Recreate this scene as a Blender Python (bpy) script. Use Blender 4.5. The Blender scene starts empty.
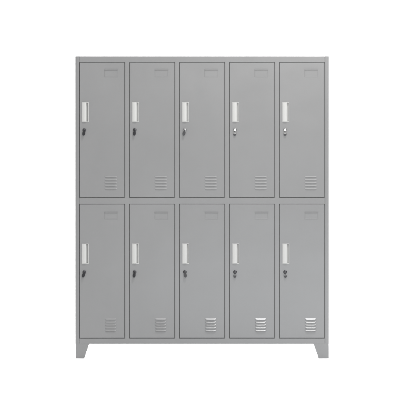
import bpy, bmesh, math, random
from mathutils import Vector, Matrix
random.seed(4)
S = bpy.context.scene
COL = S.collection
U = 0.006                      # metres per unit of the measured elevation
def X(p): return (p - 200.0) * U
def Z(p): return (358.5 - p) * U

# ------------------------------------------------------------------ materials
def new_mat(name):
    m = bpy.data.materials.new(name); m.use_nodes = True
    nt = m.node_tree; b = nt.nodes['Principled BSDF']
    return m, nt, b

def paint(name, col, rough=0.33, wave=0.55):
    m, nt, b = new_mat(name)
    n = nt.nodes; l = nt.links
    geo = n.new('ShaderNodeNewGeometry')
    # faint batch / handling variation of the powder coat
    v = n.new('ShaderNodeTexNoise'); v.inputs['Scale'].default_value = 2.2; v.inputs['Detail'].default_value = 5
    v.inputs['Roughness'].default_value = 0.6
    l.new(geo.outputs['Position'], v.inputs['Vector'])
    r = n.new('ShaderNodeValToRGB')
    r.color_ramp.elements[0].position = 0.3; r.color_ramp.elements[1].position = 0.72
    r.color_ramp.elements[0].color = (*[c * 0.97 for c in col], 1)
    r.color_ramp.elements[1].color = (*[c * 1.03 for c in col], 1)
    l.new(v.outputs['Fac'], r.inputs['Fac'])
    l.new(r.outputs['Color'], b.inputs['Base Color'])
    b.inputs['Specular IOR Level'].default_value = 0.4
    # orange peel and slow waviness of thin sheet steel
    f = n.new('ShaderNodeTexNoise'); f.inputs['Scale'].default_value = 420; f.inputs['Detail'].default_value = 3
    l.new(geo.outputs['Position'], f.inputs['Vector'])
    w = n.new('ShaderNodeTexNoise'); w.inputs['Scale'].default_value = 3.0; w.inputs['Detail'].default_value = 1.5
    l.new(geo.outputs['Position'], w.inputs['Vector'])
    b1 = n.new('ShaderNodeBump'); b1.inputs['Strength'].default_value = 0.12; b1.inputs['Distance'].default_value = 0.0004
    l.new(f.outputs['Fac'], b1.inputs['Height'])
    b2 = n.new('ShaderNodeBump'); b2.inputs['Strength'].default_value = wave; b2.inputs['Distance'].default_value = 0.012
    l.new(w.outputs['Fac'], b2.inputs['Height']); l.new(b1.outputs['Normal'], b2.inputs['Normal'])
    l.new(b2.outputs['Normal'], b.inputs['Normal'])
    rr = n.new('ShaderNodeMapRange'); rr.inputs['To Min'].default_value = rough - 0.05; rr.inputs['To Max'].default_value = rough + 0.05
    l.new(v.outputs['Fac'], rr.inputs['Value']); l.new(rr.outputs['Result'], b.inputs['Roughness'])
    return m

def simple(name, col, rough, metal=0.0, bump=0.0, scale=300):
    m, nt, b = new_mat(name)
    n = nt.nodes; l = nt.links
    geo = n.new('ShaderNodeNewGeometry')
    v = n.new('ShaderNodeTexNoise'); v.inputs['Scale'].default_value = scale; v.inputs['Detail'].default_value = 3
    l.new(geo.outputs['Position'], v.inputs['Vector'])
    r = n.new('ShaderNodeValToRGB')
    r.color_ramp.elements[0].color = (*[c * 0.95 for c in col], 1)
    r.color_ramp.elements[1].color = (*[min(1, c * 1.05) for c in col], 1)
    l.new(v.outputs['Fac'], r.inputs['Fac']); l.new(r.outputs['Color'], b.inputs['Base Color'])
    b.inputs['Roughness'].default_value = rough; b.inputs['Metallic'].default_value = metal
    if bump:
        bp = n.new('ShaderNodeBump'); bp.inputs['Strength'].default_value = bump; bp.inputs['Distance'].default_value = 0.0004
        l.new(v.outputs['Fac'], bp.inputs['Height']); l.new(bp.outputs['Normal'], b.inputs['Normal'])
    return m

GREY = (0.079, 0.0792, 0.0796)
M_paint = paint('grey_powder_coat', GREY)
M_side = paint('grey_powder_coat_side', GREY, wave=0.1)
M_handle = simple('pale_handle_plastic', (0.175, 0.175, 0.170), 0.42, bump=0.05)
M_cup = simple('grey_handle_tray', (0.18, 0.18, 0.175), 0.42, bump=0.05)
M_black = simple('black_plastic', (0.008, 0.008, 0.009), 0.5)
M_black.node_tree.nodes['Principled BSDF'].inputs['Specular IOR Level'].default_value = 0.12
M_chrome = simple('glint_nickel', (0.42, 0.42, 0.41), 0.24, metal=1.0)  # brightest nickel tone, also carries the painted glint on the locks
M_dark = simple('dark_nickel', (0.03, 0.03, 0.032), 0.3, metal=0.8)
M_grey_key = simple('dark_grey_plastic', (0.014, 0.014, 0.015), 0.5)
M_grey_key.node_tree.nodes['Principled BSDF'].inputs['Specular IOR Level'].default_value = 0.25
M_silver = simple('mid_nickel', (0.16, 0.16, 0.16), 0.3, metal=1.0)  # mid-grey nickel, between the bright and dark tones
M_gap_shade = simple('gap_shade_grey', (0.04, 0.04, 0.04), 0.6)  # cabinet grey darkened: shade of the door gaps put into the colour
M_white = simple('white_seamless_paper', (0.88, 0.88, 0.88), 0.9, scale=40)

# ------------------------------------------------------------------ mesh helpers
def link(name, bm, mat, parent=None, smooth=False, loc=None):
    bmesh.ops.recalc_face_normals(bm, faces=bm.faces)
    me = bpy.data.meshes.new(name); bm.to_mesh(me); bm.free()
    me.materials.append(mat)
    if smooth:
        for p in me.polygons: p.use_smooth = True
    o = bpy.data.objects.new(name, me); COL.objects.link(o)
    if parent: o.parent = parent
    if loc: o.location = loc
    return o

def grid_plate(bm, xs, zs, open_cells, y0, y1, bev=0.0, seg=2):
    """plate in the XZ plane with rectangular openings; front at y0, back at y1 (y0<y1)"""
    V = {}
    def v(i, k, s):
        if (i, k, s) not in V: V[(i, k, s)] = bm.verts.new((xs[i], (y0, y1)[s], zs[k]))
        return V[(i, k, s)]
    nx, nz = len(xs) - 1, len(zs) - 1
    solid = {(i, k) for i in range(nx) for k in range(nz)} - set(open_cells)
    rim = []
    for (i, k) in solid:
        for s in (0, 1):
            bm.faces.new((v(i, k, s), v(i + 1, k, s), v(i + 1, k + 1, s), v(i, k + 1, s)))
        for (a, b_, nb) in (((i, k), (i + 1, k), (i, k - 1)), ((i, k + 1), (i + 1, k + 1), (i, k + 1)),
                            ((i, k), (i, k + 1), (i - 1, k)), ((i + 1, k), (i + 1, k + 1), (i + 1, k))):
            if nb not in solid:
                bm.faces.new((v(*a, 0), v(*b_, 0), v(*b_, 1), v(*a, 1))); rim.append((v(*a, 0), v(*b_, 0)))
    bmesh.ops.recalc_face_normals(bm, faces=bm.faces)
    if bev:
        es = [bm.edges.get(p) for p in rim]
        bmesh.ops.bevel(bm, geom=es, offset=bev, segments=seg, profile=0.5, affect='EDGES', clamp_overlap=True)

def box(bm, x0, x1, y0, y1, z0, z1, bev=0.0, seg=2):
    t = bmesh.new()
    r = bmesh.ops.create_cube(t, size=1)
    for v in t.verts:
        v.co = Vector((x0 + (v.co.x + .5) * (x1 - x0), y0 + (v.co.y + .5) * (y1 - y0), z0 + (v.co.z + .5) * (z1 - z0)))
    if bev: bmesh.ops.bevel(t, geom=t.edges[:], offset=bev, segments=seg, profile=.5, affect='EDGES')
    me = bpy.data.meshes.new('t'); t.to_mesh(me); t.free(); bm.from_mesh(me); bpy.data.meshes.remove(me)

def lathe(bm, prof, c, n=32):
    """profile of (radius, y) turned round the Y axis at c"""
    rings = []
    for (r, y) in prof:
        if r < 1e-6: rings.append([bm.verts.new((c[0], c[1] + y, c[2]))])
        else: rings.append([bm.verts.new((c[0] + r * math.cos(2 * math.pi * i / n), c[1] + y, c[2] + r * math.sin(2 * math.pi * i / n))) for i in range(n)])
    for a, b in zip(rings, rings[1:]):
        for i in range(n):
            j = (i + 1) % n
            if len(a) == 1 and len(b) == 1: continue
            if len(a) == 1: bm.faces.new((a[0], b[i], b[j]))
            elif len(b) == 1: bm.faces.new((a[i], a[j], b[0]))
            else: bm.faces.new((a[i], a[j], b[j], b[i]))

def prism(bm, pts, y0, y1, bev=0.0):
    t = bmesh.new()
    f = [t.verts.new((x, y0, z)) for x, z in pts]; g = [t.verts.new((x, y1, z)) for x, z in pts]
    n = len(pts)
    t.faces.new(f); t.faces.new(g[::-1])
    for i in range(n): t.faces.new((f[i], f[(i + 1) % n], g[(i + 1) % n], g[i]))
    bmesh.ops.recalc_face_normals(t, faces=t.faces)
    if bev: bmesh.ops.bevel(t, geom=t.edges[:], offset=bev, segments=2, profile=.5, affect='EDGES')
    me = bpy.data.meshes.new('t'); t.to_mesh(me); t.free(); bm.from_mesh(me); bpy.data.meshes.remove(me)

# ------------------------------------------------------------------ the cabinet
DEPTH = 0.40
XL, XR, ZT, ZB = X(75.3), X(328.8), Z(56.2), Z(343.9)
PITCH = 49.97
cab = bpy.data.objects.new('locker_cabinet', None); COL.objects.link(cab)
cab.location = (X(202), 0, 0)
cab['label'] = 'grey steel locker cabinet with ten closed doors in two rows, standing on short tapered legs'
cab['category'] = 'locker'
OX = X(202)
def rel(x): return x - OX

# sides: folded sheet, its return forms the outer post of the front
for s in (0, 1):
    bm = bmesh.new()
    if s == 0: x0, x1 = rel(XL), rel(X(79.2))
    else: x0, x1 = rel(X(325.0)), rel(XR)
    W = x1 - x0
    R = 0.006; RX = 0.015 if s == 0 else 0.008
    sgn = 1 if s == 0 else -1
    ox = x0 if s == 0 else x1                 # outer face
    prof = []
    for k in range(7):
        a = math.pi / 2 * k / 6
        prof.append((ox + sgn * (RX - RX * math.cos(a)), R - R * math.sin(a)))
    prof += [(ox + sgn * (W - .0012), 0.0), (ox + sgn * W, .0012), (ox + sgn * W, .02), (ox + sgn * .0022, .02), (ox + sgn * .0022, DEPTH), (ox, DEPTH)]
    lo = [bm.verts.new((x, y, ZB)) for x, y in prof]; hi = [bm.verts.new((x, y, ZT)) for x, y in prof]
    n = len(prof)
    for i in range(n): bm.faces.new((lo[i], lo[(i + 1) % n], hi[(i + 1) % n], hi[i]))
    bm.faces.new(lo[::-1]); bm.faces.new(hi)
    o = link('side_panel', bm, M_side, cab)

# front frame: rails and uprights between the doors
xs = []
for i in range(5):
    xs += [X(79.35 + PITCH * i), X(125.0 + PITCH * i)]
xs[0] = X(79.3); xs[-1] = X(324.9)
xs = [rel(a) for a in xs]
zs = [ZB, Z(338.55), Z(204.0), Z(198.0), Z(62.2), ZT - 0.0]
bm = bmesh.new()
grid_plate(bm, xs, zs, [(2 * i, k) for i in range(5) for k in (1, 3)], 0.0, 0.0048, 0.0012)
link('front_frame', bm, M_paint, cab)
# door stop flange behind the doors
bm = bmesh.new()
xs2 = [rel(X(79.3))]
for i in range(5): xs2 += [rel(X(81.2 + PITCH * i)), rel(X(123.2 + PITCH * i))]
xs2.append(rel(X(324.9)))
zs2 = [ZB, Z(336.6), Z(206.0), Z(196.0), Z(64.2), ZT - .003]
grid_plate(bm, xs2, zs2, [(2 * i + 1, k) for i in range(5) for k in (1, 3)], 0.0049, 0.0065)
link('door_stop', bm, M_gap_shade, cab)
# top, back, bottom, mid shelf, dividers
bm = bmesh.new(); box(bm, rel(XL) + .0024, rel(XR) - .0024, .0150, DEPTH - .003, ZT - .0022, ZT - .0005); link('top_panel', bm, M_side, cab)
bm = bmesh.new(); box(bm, rel(XL) + .0024, rel(XR) - .0024, DEPTH - .0025, DEPTH - .0005, ZB + .001, ZT - .001); link('back_panel', bm, M_side, cab)
bm = bmesh.new(); box(bm, rel(XL) + .0024, rel(XR) - .0024, .0150, DEPTH - .003, ZB + .0005, ZB + .0022); link('base_panel', bm, M_side, cab)
bm = bmesh.new(); box(bm, rel(XL) + .003, rel(XR) - .003, .0150, DEPTH - .004, Z(201.4), Z(201.1)); link('shelf', bm, M_gap_shade, cab)
for i in range(4):
    cx = rel(X(127.2 + PITCH * i))
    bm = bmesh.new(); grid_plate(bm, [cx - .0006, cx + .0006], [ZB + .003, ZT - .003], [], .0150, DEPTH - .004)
    link('divider', bm, M_gap_shade, cab)

# legs: folded tapered plates, one at each corner
def leg_bm(side, back):
    bm = bmesh.new()
    y0 = 0.0004 if not back else DEPTH - .0035
    t = .002
    if side == 0: pts = [(X(75.4), ZB), (X(89.4), ZB), (X(84.4), 0.0015), (X(75.7), 0.0015)]
    else: pts = [(X(313.3), ZB), (X(328.6), ZB), (X(328.9), 0.0015), (X(318.5), 0.0015)]
    if back:
        pts = [(X(p), z) for p, z in ([(75.4, ZB), (86.4, ZB), (82.4, .0015), (75.5, .0015)] if side == 0 else [(317.4, ZB), (328.6, ZB), (328.6, .0015), (321.6, .0015)])]
    prism(bm, [(rel(x), z + (0.004 if z > .01 else 0)) for x, z in pts], y0, y0 + t, .0007)
    # side return of the folded plate
    ex = rel(X(75.55)) if side == 0 else rel(X(328.6)) - t
    ys = (y0 + t, y0 + .055, y0 + .030) if not back else (y0, y0 - .055, y0 - .030)
    v = []
    for xx in (ex, ex + t):
        v.append([bm.verts.new((xx, ys[0], ZB + .003)), bm.verts.new((xx, ys[1], ZB + .003)), bm.verts.new((xx, ys[2], .0015)), bm.verts.new((xx, ys[0], .0015))])
    bm.faces.new(v[0]); bm.faces.new(v[1][::-1])
    for i in range(4): bm.faces.new((v[0][i], v[0][(i + 1) % 4], v[1][(i + 1) % 4], v[1][i]))
    # foot pad plate
    fx0, fx1 = (rel(X(75.8)), rel(X(84.3))) if side == 0 else (rel(X(318.7)), rel(X(328.5)))
    if back: fx0, fx1 = (rel(X(75.8)), rel(X(82.3))) if side == 0 else (rel(X(321.7)), rel(X(328.5)))
    ya, yb = (y0 + .0022, y0 + .03) if not back else (y0 - .03, y0 - .0002)
    box(bm, fx0, fx1, ya, yb, 0.0, .0016)
    return bm
for back in (False, True):
    for side in (0, 1): link('leg', leg_bm(side, back), M_paint, cab)

# ------------------------------------------------------------------ doors
def louvre(bm, cx, cz, L, H, P, n=36):
    """pressed hood: sloping face turned out of the sheet, open underneath"""
    m = 8
    rows = []
    for i in range(n + 1):
        u = -1 + 2 * i / n
        e = max(0.0, 1 - abs(u) ** 7) ** 0.6
        x = cx + u * L / 2
        row = []
        for k in range(m + 1):
            t = k / m
            # profile: straight slope from the sheet then a tight lip
            z = cz + H / 2 - H * t * (0.35 + 0.65 * e)
            y = -P * e * (t ** 0.9) + 0.0004
            row.append(bm.verts.new((x, y, z)))
        zl = cz + H / 2 - H * (0.35 + 0.65 * e)
        row.append(bm.verts.new((x, -P * e * 0.80 + 0.0004, zl - H * 0.06)))
        row.append(bm.verts.new((x, 0.0006, zl + H * 0.10 * e)))
        rows.append(row)
    for a, b in zip(rows, rows[1:]):
        for k in range(m + 2): bm.faces.new((a[k], a[k + 1], b[k + 1], b[k]))

def make_door(col, low):
    off = PITCH * col
    xl, xr = X(79.85 + off), X(124.30 + off)
    zt, zb = (Z(62.66), Z(197.2)) if not low else (Z(204.38), Z(337.85))
    yf = -0.0008
    dx = 0.16 * col * U                      # fittings drift slightly from door to door
    org = Vector((xr, yf, zb))               # origin at the hinge side, bottom corner
    def lx(p): return X(p + off) - org.x
    def lz(p): return Z(p) - org.z
    hy0, hy1 = (102.2, 121.9) if not low else (243.7, 263.7)
    hx0, hx1 = lx(82.0) + dx, lx(88.6) + dx
    # leaf
    bm = bmesh.new()
    grid_plate(bm, [xl - org.x, hx0 + .001, hx1 - .001, 0.0], [0.0, lz(hy1) + .001, lz(hy0) - .001, zt - zb], [(1, 1)], 0.0, 0.0052, 0.0014)
    door = link('door', bm, M_paint, cab)
    door.location = (org.x - OX, org.y - random.uniform(0, .0006), org.z)
    door.rotation_euler = (0, math.radians(random.uniform(-.09, .09)), math.radians(random.uniform(-.12, .12)))
    # handle: recessed cup with a bulging grip on its left
    bm = bmesh.new()
    z0, z1 = lz(hy1), lz(hy0)
    rim = .0026
    gx = hx0 + (hx1 - hx0) * 0.66
    grid_plate(bm, [hx0 - .0006, hx0 + rim, hx1 - rim, hx1 + .0006], [z0 - .0006, z0 + rim, z1 - rim, z1 + .0006], [(1, 1)], -.0016, .0012, .0011)
    # cup
    D = .0075
    a0, a1, c0, c1 = hx0 + rim - .0003, hx1 - rim + .0003, z0 + rim - .0003, z1 - rim + .0003
    nn = 10
    prof = []
    for k in range(nn + 1):
        t = k / nn
        prof.append((a0 + (a1 - a0) * t, .0011 + (D - .0011) * min(1, 1.6 * math.sin(math.pi * min(.93, t)) ** .55)))
    prev = None
    for x, y in prof:
        cur = (bm.verts.new((x, y, c0)), bm.verts.new((x, y, c1)))
        if prev: bm.faces.new((prev[0], cur[0], cur[1], prev[1]))
        prev = cur
    for cz in (c0, c1):
        vs = [bm.verts.new((x, y, cz)) for x, y in prof] + [bm.verts.new((a1, .0008, cz)), bm.verts.new((a0, .0008, cz))]
        bm.faces.new(vs)
    ncup = len(bm.faces)
    # grip: curved shell from the left rim
    ng = 10; g = []
    for k in range(ng + 1):
        t = k / ng
        x = a0 - .001 + (gx - a0 + .001) * t
        y = -.0016 - .0042 * math.sin(math.pi * (0.12 + 0.62 * t))
        g.append((x, y))
    back = [(x - .0002, y + .0022) for x, y in g][::-1]
    sh = g + back
    lo = [bm.verts.new((x, y, c0 - .0005)) for x, y in sh]; hi = [bm.verts.new((x, y, c1 + .0005)) for x, y in sh]
    m = len(sh)
    for i in range(m): bm.faces.new((lo[i], lo[(i + 1) % m], hi[(i + 1) % m], hi[i]))
    bm.faces.new(lo[::-1]); bm.faces.new(hi)
    h = link('handle', bm, M_cup, door); h.data.materials.append(M_handle)
    for p in list(h.data.polygons)[ncup:]: p.material_index = 1
    # lock
    lxx, lzz = lx(84.45) + dx * 1.25, lz(130.0 if not low else 272.0)
    painted_glint = (not low and col >= 3)  # glint on these locks put into the colour as a brighter disc
    bm = bmesh.new()
    R = .0098
    lathe(bm, [(R + .0012, .0004), (R + .0012, -.0012), (R, -.0026), (R * .86, -.0030), (R * .82, -.0062), (R * .74, -.0072), (R * .70, -.0075), (0, -.0076)], (lxx, 0, lzz))
    lk = link('lock', bm, M_silver if (col == 2 and not low) or painted_glint else M_dark, door)
    if painted_glint:
        lk.data.materials.append(M_silver if low else M_chrome)
        for p in lk.data.polygons:
            if (p.center.x - lxx) ** 2 + (p.center.z - lzz) ** 2 < (.0083 if col == 4 else .0070) ** 2: p.material_index = 1
    for p in lk.data.polygons: p.use_smooth = True
    # key: blade stub in the barrel, black head turned down
    tilt = {(0, 0): 9, (1, 0): 4, (2, 0): 12, (3, 0): 2, (4, 0): 0, (0, 1): 16, (1, 1): 8, (2, 1): -8, (3, 1): 2, (4, 1): -3}[(col, int(low))]
    M_key = M_black if col < 2 else M_grey_key
    bm = bmesh.new()
    banded = (col >= 3)
    if banded:      # head hangs clear of the barrel on its collar
        pts = [(-.0055, -.0165), (.0055, -.0165), (.0088, -.0205), (.0086, -.0265), (.0062, -.0315), (.0025, -.034), (-.0025, -.034), (-.0062, -.0315), (-.0086, -.0265), (-.0088, -.0205)]
        prism(bm, pts, -.0075, -.0040, .0009)
        prism(bm, [(-.0024, -.008), (.0024, -.008), (.0024, -.018), (-.0024, -.018)], -.0062, -.0030, .0004)
    else:
        pts = [(-.0035, .002), (.0035, .002), (.0042, -.008), (.0078, -.013), (.0086, -.022), (.0066, -.030), (.0025, -.0335), (-.0025, -.0335), (-.0066, -.030), (-.0086, -.022), (-.0078, -.013), (-.0042, -.008)]
        prism(bm, pts, -.0125, -.0092, .0009)
        prism(bm, [(-.0018, .003), (.0018, .003), (.0018, -.004), (-.0018, -.004)], -.0134, -.0080, .0004)
    nf = len(bm.faces)
    if banded: box(bm, -.0084, .0084, -.0092, -.0038, -.0205, -.0160, .0010)
    k = link('key', bm, M_key, door)
    k.data.materials.append(M_silver if low else M_chrome)
    for p in list(k.data.polygons)[nf:]: p.material_index = 1
    k.location = (lxx, 0, lzz)
    k.rotation_euler = (math.radians(0), math.radians(tilt), 0)
    # card holder
    bm = bmesh.new()
    cy0, cy1 = (69.5, 77.0) if not low else (212.2, 219.2)
    ax, bx = lx(104.6) + dx * .3, lx(118.0) + dx * .3
    grid_plate(bm, [ax, ax + .0035, bx - .0045, bx], [lz(cy1), lz(cy1) + .0042, lz(cy0) - .0030, lz(cy0)], [(1, 1)], -.0008, .0003, .0006, 1)
    box(bm, ax, bx, -.0034, -.0007, lz(cy0) - .0026, lz(cy0) + .0008, .0004, 1)   # lip along the slot
    link('card_holder', bm, M_paint, door)
    # vent of five hoods
    bm = bmesh.new()
    rows = [176.6, 179.6, 182.6, 185.6, 188.6] if not low else [319.1, 321.95, 324.8, 327.65, 330.5]
    for r in rows:
        c = lx((104.4 + 116.9) / 2) if not low else lx((104.8 + 116.2) / 2)
        L = (12.4 if not low else 11.4) * U
        if not low: louvre(bm, c + dx * .3, lz(r), L, .0085, .0034)
        else: louvre(bm, c + dx * .3, lz(r), L, .0095, (.0046, .0058, .0068, .0068, .0068)[col])  # shallower hoods at left: weaker light there put into the shape
    v = link('vent', bm, M_paint, door)
    for p in v.data.polygons: p.use_smooth = True
    return door
for col in range(5):
    for low in (False, True): make_door(col, low)

# ------------------------------------------------------------------ white studio sweep
bm = bmesh.new()
prof = [(-34, 0), (-10, 0), (3.0, 0)]
Rw = 3.0
for k in range(1, 17):
    a = math.pi / 2 * k / 16
    prof.append((3.0 + Rw * math.sin(a), Rw - Rw * math.cos(a)))
prof.append((6.0, 9.0))
prev = None
for y, z in prof:
    cur = (bm.verts.new((-14, y, z)), bm.verts.new((14, y, z)))
    if prev: bm.faces.new((prev[0], prev[1], cur[1], cur[0]))
    prev = cur
o = link('backdrop', bm, M_white, smooth=True); o['kind'] = 'structure'
o.data.flip_normals() if o.data.polygons[0].normal.z < 0 else None

# ------------------------------------------------------------------ light
w = bpy.data.worlds.new('World'); S.world = w; w.use_nodes = True
w.node_tree.nodes['Background'].inputs['Color'].default_value = (1, 1, 1, 1)
w.node_tree.nodes['Background'].inputs['Strength'].default_value = 1.78
def area(name, loc, aim, sx, sy, e, col=(1, 1, 1)):
    d = bpy.data.lights.new(name, 'AREA'); d.shape = 'RECTANGLE'; d.size = sx; d.size_y = sy; d.energy = e; d.color = col
    o = bpy.data.objects.new(name, d); COL.objects.link(o); o.location = loc
    o.rotation_euler = (Vector(aim) - Vector(loc)).to_track_quat('-Z', 'Y').to_euler()
    return o
area('key_softbox', (1.0, -3.3, 2.75), (0.3, 0, 1.2), 2.0, 1.6, 98, (1, .99, .975))
area('overhead_softbox', (0.85, -1.9, 5.6), (0.4, 0, .9), .8, .8, 400, (1, 1, 1))
area('background_light', (0, 2.6, 3.2), (0, 3.0, 0), 6, 2, 900)
area('low_fill', (0.7, -3.2, .30), (0.2, 0, 0.1), 2.2, .4, 21, (.86, .93, 1))
area('added_floor_light', (0, 1.6, .36), (0, .15, 0), 1.5, .2, 150)  # added lamp hidden behind the cabinet, whitens the floor strip beneath it

# ------------------------------------------------------------------ camera
cd = bpy.data.cameras.new('Camera'); cam = bpy.data.objects.new('Camera', cd); COL.objects.link(cam)
cam.location = (0, -28, Z(200)); cam.rotation_euler = (math.pi / 2, 0, 0)
cd.sensor_width = 36; cd.lens = 36 * 28 / 2.4; cd.clip_end = 200
S.camera = cam
S.render.engine = 'CYCLES'
S.view_settings.view_transform = 'Standard'; S.view_settings.look = 'None'
S.view_settings.exposure = 0; S.view_settings.gamma = 1
